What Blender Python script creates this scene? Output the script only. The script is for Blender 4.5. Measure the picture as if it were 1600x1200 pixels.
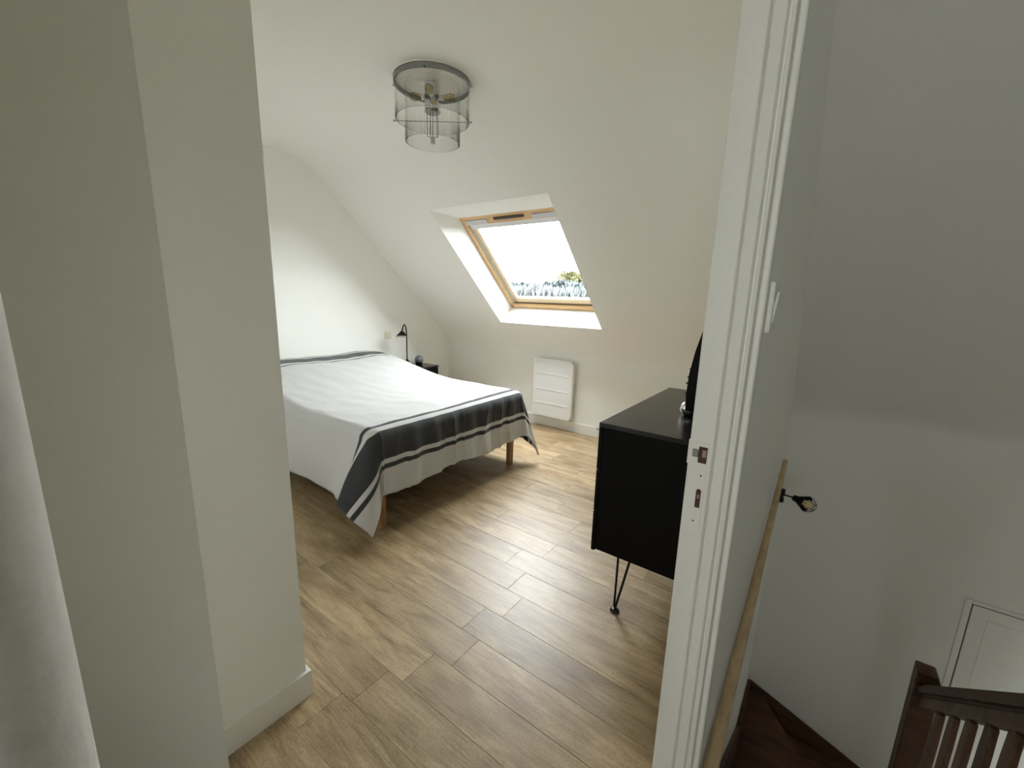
import bpy, bmesh, math, random
from mathutils import Vector, Matrix
from mathutils import noise as mnoise

random.seed(7)
SC = bpy.context.scene
for _o in list(bpy.data.objects):
    bpy.data.objects.remove(_o, do_unlink=True)
COL = SC.collection

# ------------------------------------------------------------------ camera
cd = bpy.data.cameras.new('camera')
cam = bpy.data.objects.new('camera', cd)
COL.objects.link(cam)
SC.camera = cam
cd.sensor_fit = 'HORIZONTAL'
cd.sensor_width = 36.0
cd.lens = 661.02 / 1600 * 36.0
cd.clip_start = 0.01
cd.clip_end = 500
CAM_H = 1.37
yaw, pit, rol = -0.634432, 0.201728, -0.0279575
cy, sy, cp, sp = math.cos(yaw), math.sin(yaw), math.cos(pit), math.sin(pit)
fwd = Vector((sy * cp, cy * cp, -sp))
right = Vector((cy, -sy, 0))
down = fwd.cross(right)
cr, sr = math.cos(rol), math.sin(rol)
r2 = cr * right + sr * down
d2 = -sr * right + cr * down
M = Matrix((r2, -d2, -fwd)).transposed().to_4x4()
M.translation = Vector((0, 0, CAM_H))
cam.matrix_world = M

# ------------------------------------------------------------------ world, light, exposure
SKY_STRENGTH = 29.0
w = bpy.data.worlds.new('overcast_sky')
SC.world = w
w.use_nodes = True
bg = w.node_tree.nodes['Background']
bg.inputs['Color'].default_value = (0.93, 0.975, 1.0, 1)
bg.inputs['Strength'].default_value = SKY_STRENGTH
SC.view_settings.view_transform = 'Standard'
SC.view_settings.look = 'None'
SC.view_settings.exposure = 0.0
SC.view_settings.gamma = 1.0
SC.view_settings.use_curve_mapping = False
SC.cycles.max_bounces = 24
SC.cycles.diffuse_bounces = 14
SC.cycles.glossy_bounces = 6
SC.cycles.transparent_max_bounces = 48
SC.cycles.sample_clamp_indirect = 6.0
SC.cycles.use_denoising = True


def area(name, loc, direction, sx, sy_, power, color=(1, 1, 1), portal=False, up=(0, 0, 1)):
    l = bpy.data.lights.new(name, 'AREA')
    l.shape = 'RECTANGLE'
    l.size, l.size_y = sx, sy_
    l.energy = power
    l.color = color
    o = bpy.data.objects.new(name, l)
    COL.objects.link(o)
    z = -Vector(direction).normalized()
    x = Vector((1, 0, 0))
    if abs(z.dot(x)) > .95:
        x = Vector((0, 1, 0))
    x = (x - z * x.dot(z)).normalized()
    y = z.cross(x)
    m = Matrix((x, y, z)).transposed().to_4x4()
    m.translation = Vector(loc)
    o.matrix_world = m
    if portal:
        l.cycles.is_portal = True
    return o


# roof window geometry (shared)
NS = Vector((0, .690, .7238)).normalized()           # outward normal of the roof slope
WS = Vector((0, .7238, -.690)).normalized()          # down the slope
W0 = Vector((-2.80, 2.573, 2.063))                   # upper left corner of the opening
OW, OL = 1.16, 1.382


def sl(u, v, n):
    return W0 + Vector((u, 0, 0)) + WS * v + NS * n


area('skylight_portal', sl(OW / 2, .80, .42), -NS, 1.12, 1.2, 1, portal=True)
# daylight through an unseen window opening, added behind the camera to light the landing
area('added_landing_portal', (.36, -1.58, 1.545), (0, 1, 0), .50, .39, 1, portal=True)


# ------------------------------------------------------------------ materials
def mat(name, color, rough=.5, metal=0.0, spec=.5, bump=0.0, bscale=200, coat=0.0, sheen=0.0):
    m = bpy.data.materials.new(name)
    m.use_nodes = True
    nt = m.node_tree
    b = nt.nodes['Principled BSDF']
    b.inputs['Base Color'].default_value = (*color, 1)
    b.inputs['Roughness'].default_value = rough
    b.inputs['Metallic'].default_value = metal
    b.inputs['Specular IOR Level'].default_value = spec
    b.inputs['Coat Weight'].default_value = coat
    b.inputs['Sheen Weight'].default_value = sheen
    tc = nt.nodes.new('ShaderNodeTexCoord')
    n = nt.nodes.new('ShaderNodeTexNoise')
    n.inputs['Scale'].default_value = bscale
    n.inputs['Detail'].default_value = 3
    nt.links.new(tc.outputs['Object'], n.inputs['Vector'])
    # small tonal variation, so that no surface is perfectly flat
    mx = nt.nodes.new('ShaderNodeMix')
    mx.data_type = 'RGBA'
    mx.inputs['A'].default_value = (*[c * .96 for c in color], 1)
    mx.inputs['B'].default_value = (*[min(1, c * 1.04) for c in color], 1)
    nt.links.new(n.outputs['Fac'], mx.inputs['Factor'])
    nt.links.new(mx.outputs['Result'], b.inputs['Base Color'])
    if bump:
        bp = nt.nodes.new('ShaderNodeBump')
        bp.inputs['Strength'].default_value = bump
        bp.inputs['Distance'].default_value = .002
        nt.links.new(n.outputs['Fac'], bp.inputs['Height'])
        nt.links.new(bp.outputs['Normal'], b.inputs['Normal'])
    return m


def ramp(nt, stops, interp='LINEAR'):
    r = nt.nodes.new('ShaderNodeValToRGB')
    r.color_ramp.interpolation = interp
    el = r.color_ramp.elements
    while len(el) > 1:
        el.remove(el[-1])
    el[0].position = stops[0][0]
    el[0].color = (*stops[0][1], 1)
    for p, c in stops[1:]:
        e = el.new(p)
        e.color = (*c, 1)
    return r


def wood(name, dark, mid, light, scale=(1.2, 14, 14), rough=.4, vary=.18, coat=0.0, knots=False, spec=.5):
    """Grain runs along the object's X axis; every object gets its own offset and tone."""
    m = bpy.data.materials.new(name)
    m.use_nodes = True
    nt = m.node_tree
    b = nt.nodes['Principled BSDF']
    tc = nt.nodes.new('ShaderNodeTexCoord')
    oi = nt.nodes.new('ShaderNodeObjectInfo')
    mul = nt.nodes.new('ShaderNodeMath')
    mul.operation = 'MULTIPLY'
    mul.inputs[1].default_value = 37.0
    nt.links.new(oi.outputs['Random'], mul.inputs[0])
    add = nt.nodes.new('ShaderNodeVectorMath')
    add.operation = 'ADD'
    nt.links.new(tc.outputs['Object'], add.inputs[0])
    nt.links.new(mul.outputs[0], add.inputs[1])
    mp = nt.nodes.new('ShaderNodeMapping')
    mp.inputs['Scale'].default_value = scale
    nt.links.new(add.outputs[0], mp.inputs['Vector'])
    n1 = nt.nodes.new('ShaderNodeTexNoise')
    n1.inputs['Scale'].default_value = 1.6
    n1.inputs['Detail'].default_value = 7
    n1.inputs['Roughness'].default_value = .62
    n1.inputs['Distortion'].default_value = 1.5 if knots else .9
    nt.links.new(mp.outputs[0], n1.inputs['Vector'])
    n2 = nt.nodes.new('ShaderNodeTexNoise')
    n2.inputs['Scale'].default_value = 6
    n2.inputs['Detail'].default_value = 4
    mp2 = nt.nodes.new('ShaderNodeMapping')
    mp2.inputs['Scale'].default_value = (scale[0] * 1.5, scale[1] * 4, scale[2] * 4)
    nt.links.new(add.outputs[0], mp2.inputs['Vector'])
    nt.links.new(mp2.outputs[0], n2.inputs['Vector'])
    mixf = nt.nodes.new('ShaderNodeMath')
    mixf.operation = 'MULTIPLY_ADD'
    mixf.inputs[1].default_value = .35
    nt.links.new(n2.outputs['Fac'], mixf.inputs[0])
    m2 = nt.nodes.new('ShaderNodeMath')
    m2.operation = 'MULTIPLY'
    m2.inputs[1].default_value = .72
    nt.links.new(n1.outputs['Fac'], m2.inputs[0])
    nt.links.new(m2.outputs[0], mixf.inputs[2])
    r = ramp(nt, [(.36, dark), (.5, mid), (.66, light)])
    nt.links.new(mixf.outputs[0], r.inputs['Fac'])
    out = r.outputs['Color']
    if knots:
        n3 = nt.nodes.new('ShaderNodeTexNoise')
        n3.inputs['Scale'].default_value = 3.2
        n3.inputs['Detail'].default_value = 2
        mp3 = nt.nodes.new('ShaderNodeMapping')
        mp3.inputs['Scale'].default_value = (1.0, 2.6, 1)
        nt.links.new(add.outputs[0], mp3.inputs['Vector'])
        nt.links.new(mp3.outputs[0], n3.inputs['Vector'])
        rk = ramp(nt, [(.50, (1, 1, 1)), (.72, (.66, .60, .52))])
        nt.links.new(n3.outputs['Fac'], rk.inputs['Fac'])
        mk = nt.nodes.new('ShaderNodeMix')
        mk.data_type = 'RGBA'
        mk.blend_type = 'MULTIPLY'
        mk.inputs['Factor'].default_value = 1
        nt.links.new(out, mk.inputs['A'])
        nt.links.new(rk.outputs['Color'], mk.inputs['B'])
        out = mk.outputs['Result']
        # fine speckle in the printed surface
        n4 = nt.nodes.new('ShaderNodeTexNoise')
        n4.inputs['Scale'].default_value = 160
        n4.inputs['Detail'].default_value = 2
        nt.links.new(add.outputs[0], n4.inputs['Vector'])
        r4 = ramp(nt, [(.35, (.84, .84, .84)), (.65, (1.08, 1.08, 1.08))])
        nt.links.new(n4.outputs['Fac'], r4.inputs['Fac'])
        ms = nt.nodes.new('ShaderNodeMix')
        ms.data_type = 'RGBA'
        ms.blend_type = 'MULTIPLY'
        ms.inputs['Factor'].default_value = 1
        nt.links.new(out, ms.inputs['A'])
        nt.links.new(r4.outputs['Color'], ms.inputs['B'])
        out = ms.outputs['Result']
    hsv = nt.nodes.new('ShaderNodeHueSaturation')
    mr = nt.nodes.new('ShaderNodeMapRange')
    mr.inputs['To Min'].default_value = 1 - vary
    mr.inputs['To Max'].default_value = 1 + vary
    nt.links.new(oi.outputs['Random'], mr.inputs['Value'])
    nt.links.new(mr.outputs['Result'], hsv.inputs['Value'])
    nt.links.new(out, hsv.inputs['Color'])
    nt.links.new(hsv.outputs['Color'], b.inputs['Base Color'])
    b.inputs['Roughness'].default_value = rough
    b.inputs['Coat Weight'].default_value = coat
    b.inputs['Coat Roughness'].default_value = .25
    b.inputs['Specular IOR Level'].default_value = spec
    bp = nt.nodes.new('ShaderNodeBump')
    bp.inputs['Strength'].default_value = .15
    bp.inputs['Distance'].default_value = .002
    nt.links.new(n2.outputs['Fac'], bp.inputs['Height'])
    nt.links.new(bp.outputs['Normal'], b.inputs['Normal'])
    return m


def clear_glass(name, tint=(1, 1, 1), reflect=.08, rough=.0):
    m = bpy.data.materials.new(name)
    m.use_nodes = True
    nt = m.node_tree
    nt.nodes.remove(nt.nodes['Principled BSDF'])
    out = nt.nodes['Material Output']
    t = nt.nodes.new('ShaderNodeBsdfTransparent')
    t.inputs['Color'].default_value = (*tint, 1)
    g = nt.nodes.new('ShaderNodeBsdfGlossy')
    g.inputs['Roughness'].default_value = rough
    fr = nt.nodes.new('ShaderNodeLayerWeight')
    fr.inputs['Blend'].default_value = reflect
    mx = nt.nodes.new('ShaderNodeMixShader')
    nt.links.new(fr.outputs['Fresnel'], mx.inputs[0])
    nt.links.new(t.outputs[0], mx.inputs[1])
    nt.links.new(g.outputs[0], mx.inputs[2])
    nt.links.new(mx.outputs[0], out.inputs['Surface'])
    return m


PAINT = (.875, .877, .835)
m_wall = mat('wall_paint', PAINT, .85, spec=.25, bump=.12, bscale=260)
m_landing = mat('landing_paint_dimmed', (.66, .648, .59), .88, spec=.2, bump=.12, bscale=260)  # wall paint darkened to stand in for the landing's weaker light
m_ceil = mat('ceiling_paint', PAINT, .9, spec=.2, bump=.10, bscale=220)
m_reveal = mat('reveal_paint', (.86, .87, .84), .7, spec=.3, bump=.06)
m_trim = mat('gloss_trim_paint', (.80, .79, .72), .38, spec=.5, bump=.10, bscale=90)
m_skirt = mat('skirting_paint', (.82, .815, .77), .42, spec=.5)
m_floorbase = mat('floor_joint', (.20, .145, .09), .8)
m_plank = wood('oak_plank', (.190, .129, .066), (.355, .254, .138), (.470, .360, .212),
               scale=(1.3, 9, 9), rough=.41, vary=.16, knots=True, spec=.72)
m_pine = wood('varnished_pine', (.50, .30, .13), (.66, .43, .21), (.74, .52, .29), scale=(2, 30, 30), rough=.35, vary=.05)
m_pinelight = wood('pale_pine', (.66, .48, .28), (.76, .60, .38), (.82, .68, .47), scale=(2, 30, 30), rough=.4, vary=.04)
m_stair = wood('dark_stair_wood', (.026, .012, .006), (.058, .029, .015), (.085, .045, .024), scale=(2, 14, 14), rough=.5, vary=.15, spec=.15)
m_baluster = wood('brown_rail_wood', (.055, .028, .015), (.105, .057, .031), (.155, .088, .050), scale=(14, 14, 2), rough=.45, vary=.15, spec=.2)
m_leg = wood('bed_leg_wood', (.24, .135, .06), (.36, .21, .10), (.46, .29, .15), scale=(20, 20, 3), rough=.45, vary=.08)
m_pole = wood('pole_wood', (.26, .18, .09), (.36, .26, .14), (.44, .33, .19), scale=(30, 1.5, 30), rough=.5, vary=.05)
m_black = mat('black_lacquer', (.004, .004, .004), .5, spec=.10)
m_blacktop = mat('black_lacquer_top', (.007, .007, .007), .24, spec=.5)
m_blackmetal = mat('black_metal', (.006, .006, .006), .5, spec=.2)
m_plastic = mat('black_plastic', (.004, .004, .004), .3, spec=.15)
m_screen = mat('dark_screen', (.004, .004, .005), .08, spec=.6)
m_chrome = mat('chrome', (.72, .73, .74), .12, metal=1)
m_darkchrome = mat('grey_chrome', (.30, .31, .31), .22, metal=1)
m_footcap = mat('dark_cap', (.05, .05, .05), .3, metal=.8)
m_brushed = mat('brushed_steel', (.55, .55, .54), .32, metal=1)
m_alu = mat('aluminium', (.56, .57, .58), .5, metal=.1)
m_bar = mat('white_blind_bar', (.74, .75, .76), .5)
m_gasket = mat('grey_gasket', (.22, .23, .22), .6)
m_slot = mat('dark_grip_and_gap_shade', (.05, .035, .02), .6)
m_rad = mat('radiator_enamel', (.82, .83, .82), .4)
m_radback = mat('radiator_side', (.62, .60, .52), .5)
m_ivory = mat('ivory_plastic', (.80, .76, .62), .4)
m_white = mat('white_plastic', (.80, .79, .73), .4)
m_mattress = mat('mattress_ticking', (.55, .54, .52), .9)
m_basefab = mat('bed_base_fabric', (.05, .045, .04), .9)
m_rust = mat('rusty_recess', (.075, .028, .018), .7, bump=.4, bscale=300)
m_rustpale = mat('worn_paint_patch', (.30, .22, .19), .7)
m_latch = mat('worn_steel', (.30, .30, .28), .4, metal=.7)
m_shadein = mat('lamp_shade_inside', (.75, .75, .73), .5)
m_ball = mat('smoked_ball', (.10, .115, .125), .16, spec=.9)
m_bulb = mat('amber_bulb', (.75, .60, .32), .2)
m_glass = clear_glass('window_glass', (1, 1, 1), .06)
m_bulbclear = clear_glass('amber_glass', (.93, .85, .66), .12, .05)
m_rod = clear_glass('rod_glass', (.985, .987, .985), .05, .05)
m_leafb = mat('grey_green_leaf', (.046, .055, .055), .9, spec=.1)
m_leafp = mat('silvery_leaf', (.080, .087, .087), .9, spec=.1)
m_leafy = mat('yellow_green_leaf', (.062, .062, .030), .9, spec=.1)
m_bark = mat('bark', (.08, .06, .045), .9)
m_ground = mat('meadow', (.035, .042, .028), .95, bscale=.5, spec=.1)

# duvet: stripes by the cloth's own coordinate (metres from the foot hem)
def make_duvet_mat():
    m = bpy.data.materials.new('striped_cotton')
    m.use_nodes = True
    nt = m.node_tree
    b = nt.nodes['Principled BSDF']
    uv = nt.nodes.new('ShaderNodeUVMap')
    uv.uv_map = 'cloth'
    sep = nt.nodes.new('ShaderNodeSeparateXYZ')
    nt.links.new(uv.outputs['UV'], sep.inputs[0])
    dv = nt.nodes.new('ShaderNodeMath')
    dv.operation = 'DIVIDE'
    dv.inputs[1].default_value = 2.4
    nt.links.new(sep.outputs['X'], dv.inputs[0])
    W_, D_, G_ = (.54, .54, .54), (.040, .042, .044), (.055, .058, .062)
    edges = [(0, W_), (.150, D_), (.178, W_), (.206, D_), (.372, W_), (.408, D_), (.450, W_),
             (1.985, G_), (2.005, W_), (2.045, G_), (2.205, W_), (2.245, G_), (2.262, W_)]
    r = ramp(nt, [(e / 2.4, c) for e, c in edges], 'CONSTANT')
    nt.links.new(dv.outputs[0], r.inputs['Fac'])
    nt.links.new(r.outputs['Color'], b.inputs['Base Color'])
    b.inputs['Roughness'].default_value = .85
    b.inputs['Sheen Weight'].default_value = .15
    b.inputs['Specular IOR Level'].default_value = .2
    wv = nt.nodes.new('ShaderNodeTexNoise')
    wv.inputs['Scale'].default_value = 9
    wv.inputs['Detail'].default_value = 6
    nt.links.new(uv.outputs['UV'], wv.inputs['Vector'])
    bp = nt.nodes.new('ShaderNodeBump')
    bp.inputs['Strength'].default_value = .25
    bp.inputs['Distance'].default_value = .02
    nt.links.new(wv.outputs['Fac'], bp.inputs['Height'])
    nt.links.new(bp.outputs['Normal'], b.inputs['Normal'])
    return m


m_duvet = make_duvet_mat()


# ------------------------------------------------------------------ mesh helpers
def obj(name, bm, material, parent=None, smooth=False, loc=None):
    me = bpy.data.meshes.new(name)
    bmesh.ops.recalc_face_normals(bm, faces=bm.faces)
    bm.to_mesh(me)
    bm.free()
    if smooth:
        for p in me.polygons:
            p.use_smooth = True
    for mm in (material if isinstance(material, (list, tuple)) else [material]):
        me.materials.append(mm)
    o = bpy.data.objects.new(name, me)
    COL.objects.link(o)
    if loc is not None:
        o.location = loc
    if parent is not None:
        o.parent = parent
    return o


def thing(name, label, cat, loc=(0, 0, 0), rotz=0, group=None):
    o = bpy.data.objects.new(name, None)
    o.empty_display_size = .05
    COL.objects.link(o)
    o.location = loc
    o.rotation_euler = (0, 0, rotz)
    return tag(o, label, cat, group)


def tag(o, label, cat, group=None):
    o['label'] = label
    o['category'] = cat
    if group:
        o['group'] = group
    return o


def struct(o):
    o['kind'] = 'structure'
    return o


def box(bm, a, b, bevel=0.0, seg=2, rot=None, mid=None):
    lo = [min(a[i], b[i]) for i in range(3)]
    hi = [max(a[i], b[i]) for i in range(3)]
    vs = [bm.verts.new((x, y, z)) for x in (lo[0], hi[0]) for y in (lo[1], hi[1]) for z in (lo[2], hi[2])]
    q = [(0, 1, 3, 2), (4, 6, 7, 5), (0, 4, 5, 1), (2, 3, 7, 6), (0, 2, 6, 4), (1, 5, 7, 3)]
    fs = [bm.faces.new([vs[i] for i in f]) for f in q]
    if rot is not None:
        c = Vector(mid if mid else [(lo[i] + hi[i]) / 2 for i in range(3)])
        bmesh.ops.rotate(bm, verts=vs, cent=c, matrix=rot)
    if bevel:
        es = list({e for f in fs for e in f.edges})
        bmesh.ops.bevel(bm, geom=es, offset=bevel, segments=seg, affect='EDGES', profile=.5)


def hexa(bm, pts):
    """8 points: bottom ring 0-3, top ring 4-7"""
    vs = [bm.verts.new(p) for p in pts]
    for f in ((0, 1, 2, 3), (4, 5, 6, 7), (0, 1, 5, 4), (1, 2, 6, 5), (2, 3, 7, 6), (3, 0, 4, 7)):
        bm.faces.new([vs[i] for i in f])


def slbox(bm, u0, u1, v0, v1, n0, n1):
    """box in the roof window's own axes"""
    hexa(bm, [sl(u0, v0, n0), sl(u1, v0, n0), sl(u1, v1, n0), sl(u0, v1, n0),
              sl(u0, v0, n1), sl(u1, v0, n1), sl(u1, v1, n1), sl(u0, v1, n1)])


def prism(bm, pts, axis, a, b):
    """extrude a closed polygon given in the two other axes along axis from a to b"""
    def mk(p, t):
        if axis == 0:
            return (t, p[0], p[1])
        if axis == 1:
            return (p[0], t, p[1])
        return (p[0], p[1], t)
    A = [bm.verts.new(mk(p, a)) for p in pts]
    B = [bm.verts.new(mk(p, b)) for p in pts]
    n = len(pts)
    bm.faces.new(A)
    bm.faces.new(B)
    for i in range(n):
        bm.faces.new([A[i], A[(i + 1) % n], B[(i + 1) % n], B[i]])


def tube(bm, pts, rad, n=8, cap=True):
    pts = [Vector(p) for p in pts]
    rads = rad if isinstance(rad, (list, tuple)) else [rad] * len(pts)
    rings = []
    up = None
    for i, p in enumerate(pts):
        if i == 0:
            t = pts[1] - pts[0]
        elif i == len(pts) - 1:
            t = pts[-1] - pts[-2]
        else:
            t = (pts[i + 1] - p).normalized() + (p - pts[i - 1]).normalized()
        t.normalize()
        if up is None:
            up = Vector((0, 0, 1)) if abs(t.z) < .9 else Vector((1, 0, 0))
        x = up.cross(t)
        if x.length < 1e-4:
            x = Vector((1, 0, 0)).cross(t)
        x.normalize()
        y = t.cross(x)
        up = y
        rings.append([bm.verts.new(p + (x * math.cos(2 * math.pi * k / n) + y * math.sin(2 * math.pi * k / n)) * rads[i]) for k in range(n)])
    for a, b in zip(rings, rings[1:]):
        for k in range(n):
            bm.faces.new([a[k], a[(k + 1) % n], b[(k + 1) % n], b[k]])
    if cap:
        bm.faces.new(rings[0])
        bm.faces.new(rings[-1])


def lathe(bm, prof, n=32, axis=None, origin=(0, 0, 0)):
    """prof: (r, h) list, revolved about axis (default Z) through origin"""
    az = Vector(axis or (0, 0, 1)).normalized()
    ax = Vector((1, 0, 0)) if abs(az.x) < .9 else Vector((0, 1, 0))
    ax = (ax - az * ax.dot(az)).normalized()
    ay = az.cross(ax)
    O = Vector(origin)
    rings = []
    for r, h in prof:
        if r < 1e-6:
            rings.append([bm.verts.new(O + az * h)])
        else:
            rings.append([bm.verts.new(O + az * h + (ax * math.cos(2 * math.pi * k / n) + ay * math.sin(2 * math.pi * k / n)) * r) for k in range(n)])
    for a, b in zip(rings, rings[1:]):
        if len(a) == 1 and len(b) == 1:
            continue
        for k in range(n):
            k2 = (k + 1) % n
            if len(a) == 1:
                bm.faces.new([a[0], b[k], b[k2]])
            elif len(b) == 1:
                bm.faces.new([a[k], a[k2], b[0]])
            else:
                bm.faces.new([a[k], a[k2], b[k2], b[k]])


def BM():
    return bmesh.new()


def smooth_by_angle(o, ang=35):
    me = o.data
    for p in me.polygons:
        p.use_smooth = True
    me.set_sharp_from_angle(angle=math.radians(ang))
    return o


# ================================================================== SETTING
CEIL = 2.51
XL, YB = -3.85, 3.84            # headboard wall, low wall under the window
XR = -.171                      # bedroom face of the door wall
XH = -.0875                     # landing face of the door wall
YF = 2.50                       # far wall of the stairwell
TAN = .9535


def slope_z(y):
    return 2.063 - TAN * (y - 2.573)


# ---- bedroom floor: sub-floor and one object per plank
bm = BM()
box(bm, (XL - .02, -.35, -.20), (XR + .01, YB + .02, -.0065))
box(bm, (XR + .01, -.02, -.20), (XH, .81, -.0065))
floor = struct(obj('floor', bm, m_floorbase))

PW, PL = .1575, .945
ROW0 = .9716
joint_at = {-3: -1.18, -2: -1.13, -1: -1.053, 0: -.961, 1: -1.058, 2: -.964, 3: -1.058, 4: -1.19, 5: -1.062,
            6: -1.51, 7: -1.07, 8: -1.28, 9: -1.62, 10: -1.379, 11: -.98, 12: -1.448}
plank_cache = {}


def plank_mesh(lx, ly):
    key = (round(lx, 3), round(ly, 3))
    if key in plank_cache:
        return plank_cache[key]
    c, g, t = .0008, .0003, .008
    b = BM()
    lo = [b.verts.new(p) for p in ((g, g, -t), (lx - g, g, -t), (lx - g, ly - g, -t), (g, ly - g, -t))]
    mi = [b.verts.new(p) for p in ((g, g, -c * .7), (lx - g, g, -c * .7), (lx - g, ly - g, -c * .7), (g, ly - g, -c * .7))]
    to = [b.verts.new(p) for p in ((g + c, g + c, 0), (lx - g - c, g + c, 0), (lx - g - c, ly - g - c, 0), (g + c, ly - g - c, 0))]
    for A, B in ((lo, mi), (mi, to)):
        for k in range(4):
            b.faces.new([A[k], A[(k + 1) % 4], B[(k + 1) % 4], B[k]])
    b.faces.new(to)
    b.faces.new(lo[::-1])
    me = bpy.data.meshes.new('plank')
    b.to_mesh(me)
    b.free()
    me.materials.append(m_plank)
    plank_cache[key] = me
    return me


xmin, xmax, ymin, ymax = XL, XH, -.02, YB
for k in range(-7, 19):
    ya, yb = ROW0 + PW * k, ROW0 + PW * (k + 1)
    ya2, yb2 = max(ya, ymin), min(yb, ymax)
    if yb2 - ya2 < .01:
        continue
    j = joint_at.get(k, -1.0 + ((k * .377) % PL))
    x0 = j - PL * math.ceil((j - xmin) / PL)
    xe = xmax if yb2 < .83 else XR + .005
    while x0 < xe:
        a, b_ = max(x0, xmin), min(x0 + PL, xe)
        if b_ - a > .012:
            o = bpy.data.objects.new('plank', plank_mesh(b_ - a, yb2 - ya2))
            COL.objects.link(o)
            o.location = (a, ya2, random.uniform(-.0004, .0004))
            o.parent = floor
        x0 += PL

# ---- walls
def wall(name, a, b, m=None):
    bm = BM()
    box(bm, a, b)
    return struct(obj(name, bm, m or m_wall))


wall('wall_left', (XL - .12, -.35, -.2), (XL, YB + .1, 2.75))
wall('wall_back', (XL - .12, YB, -.2), (XR, YB + .10, .80))
# door wall: right of the opening, over it and left of it
bm = BM()
box(bm, (XR, .81, -2.75), (XH, YB + .1, 2.75))
box(bm, (XR, -.02, 2.06), (XH, .81, 2.75))
struct(obj('wall_right', bm, m_wall))
# wall end beside the camera, its corner rounded by the plaster
bm = BM()
rr = .012
YE = .0062
pts = [(XH, -3.1), (XH, YE - rr)]
for i in range(1, 7):
    a = i * math.pi / 12
    pts.append((XH - rr + rr * math.cos(a), YE - rr + rr * math.sin(a)))
pts += [(XR, YE), (XR, -.16), (-.50, -.16), (-.50, -3.1)]
prism(bm, pts, 2, -.2, 2.75)
o = struct(obj('wall_near', bm, m_wall))
smooth_by_angle(o, 30)
# boxed-in volume on the left of the doorway: two steps in plan
bm = BM()
prism(bm, [(-1.273, .582), (-1.273, .236), (-.90, .236), (-1.45, .001), (-1.45, -.35), (-4.0, -.35), (-4.0, .582)], 2, -.2, 2.75)
struct(obj('wall_front', bm, m_wall))

wall('wall_recess', (-1.6, -.40, -.2), (-.45, -.34, 2.75))

# ---- ceiling: flat part, soft bend, roof slope with the window opening, soft bend to the low wall
yc = 2.573 + (2.063 - CEIL) / TAN
prof = [(-.4, CEIL), (.8, CEIL)]


def bez(p0, p1, p2, n):
    return [((1 - t) ** 2 * p0[0] + 2 * t * (1 - t) * p1[0] + t * t * p2[0],
             (1 - t) ** 2 * p0[1] + 2 * t * (1 - t) * p1[1] + t * t * p2[1]) for t in [i / n for i in range(n + 1)]]


prof += bez((yc - .22, CEIL), (yc, CEIL), (yc + .16, slope_z(yc + .16)), 8)
prof += [(2.573, slope_z(2.573)), (3.573, slope_z(3.573))]
zk = slope_z(YB)
prof += bez((YB - .10, slope_z(YB - .10)), (YB, zk), (YB, zk - .10), 6)
xs = [XL - .05, W0.x, W0.x + OW, XR + .05]
bm = BM()
grid = [[bm.verts.new((x, y, z)) for x in xs] for y, z in prof]
io = next(i for i, p in enumerate(prof) if abs(p[0] - 2.573) < 1e-6)
for i in range(len(prof) - 1):
    for j in range(3):
        if i == io and j == 1:
            continue
        bm.faces.new([grid[i][j], grid[i][j + 1], grid[i + 1][j + 1], grid[i + 1][j]])
o = struct(obj('ceiling', bm, m_ceil))
smooth_by_angle(o, 25)

# ---- roof window
win = bpy.data.objects.new('window_1', None)
COL.objects.link(win)
struct(win)
win.location = W0
# painted lining of the opening
u0, u1, v0, v1, nd = .045, OW - .045, .240, 1.369, .20
bm = BM()
A = [sl(0, 0, 0), sl(OW, 0, 0), sl(OW, OL, 0), sl(0, OL, 0)]
B = [sl(u0, v0, nd), sl(u1, v0, nd), sl(u1, v1, nd), sl(u0, v1, nd)]
C = [sl(u0 - .06, v0 - .12, nd + .02), sl(u1 + .06, v0 - .12, nd + .02), sl(u1 + .06, v1 + .06, nd + .02), sl(u0 - .06, v1 + .06, nd + .02)]
D = [sl(-.03, -.03, .012), sl(OW + .03, -.03, .012), sl(OW + .03, OL + .03, .012), sl(-.03, OL + .03, .012)]
vA, vB, vC, vD = ([bm.verts.new(p) for p in q] for q in (A, B, C, D))
for k in range(4):
    k2 = (k + 1) % 4
    bm.faces.new([vA[k], vA[k2], vB[k2], vB[k]])
    bm.faces.new([vB[k], vB[k2], vC[k2], vC[k]])
    bm.faces.new([vC[k], vC[k2], vD[k2], vD[k]])
    bm.faces.new([vD[k], vD[k2], vA[k2], vA[k]])


def wpart(name, bm, m, parent=win, smooth=False):
    o = obj(name, bm, m, None, smooth)
    o.parent = parent
    o.matrix_parent_inverse = Matrix.Translation(-W0)
    return o


wpart('reveal', bm, m_reveal)
# outer pine frame (four members)
fw = .042
fr = [(u0, u0 + fw, v0, v1), (u1 - fw, u1, v0, v1), (u0, u1, v1 - fw, v1), (u0, u1, v0, v0 + .03)]
for a in fr:
    bm = BM()
    slbox(bm, a[0] - (.05 if a[0] == u0 else 0), a[1] + (.05 if a[1] == u1 else 0), a[2] - (.05 if a[2] == v0 else 0), a[3] + (.05 if a[3] == v1 else 0), nd + .004, nd + .10)
    wpart('frame_member', bm, m_pine)
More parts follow.
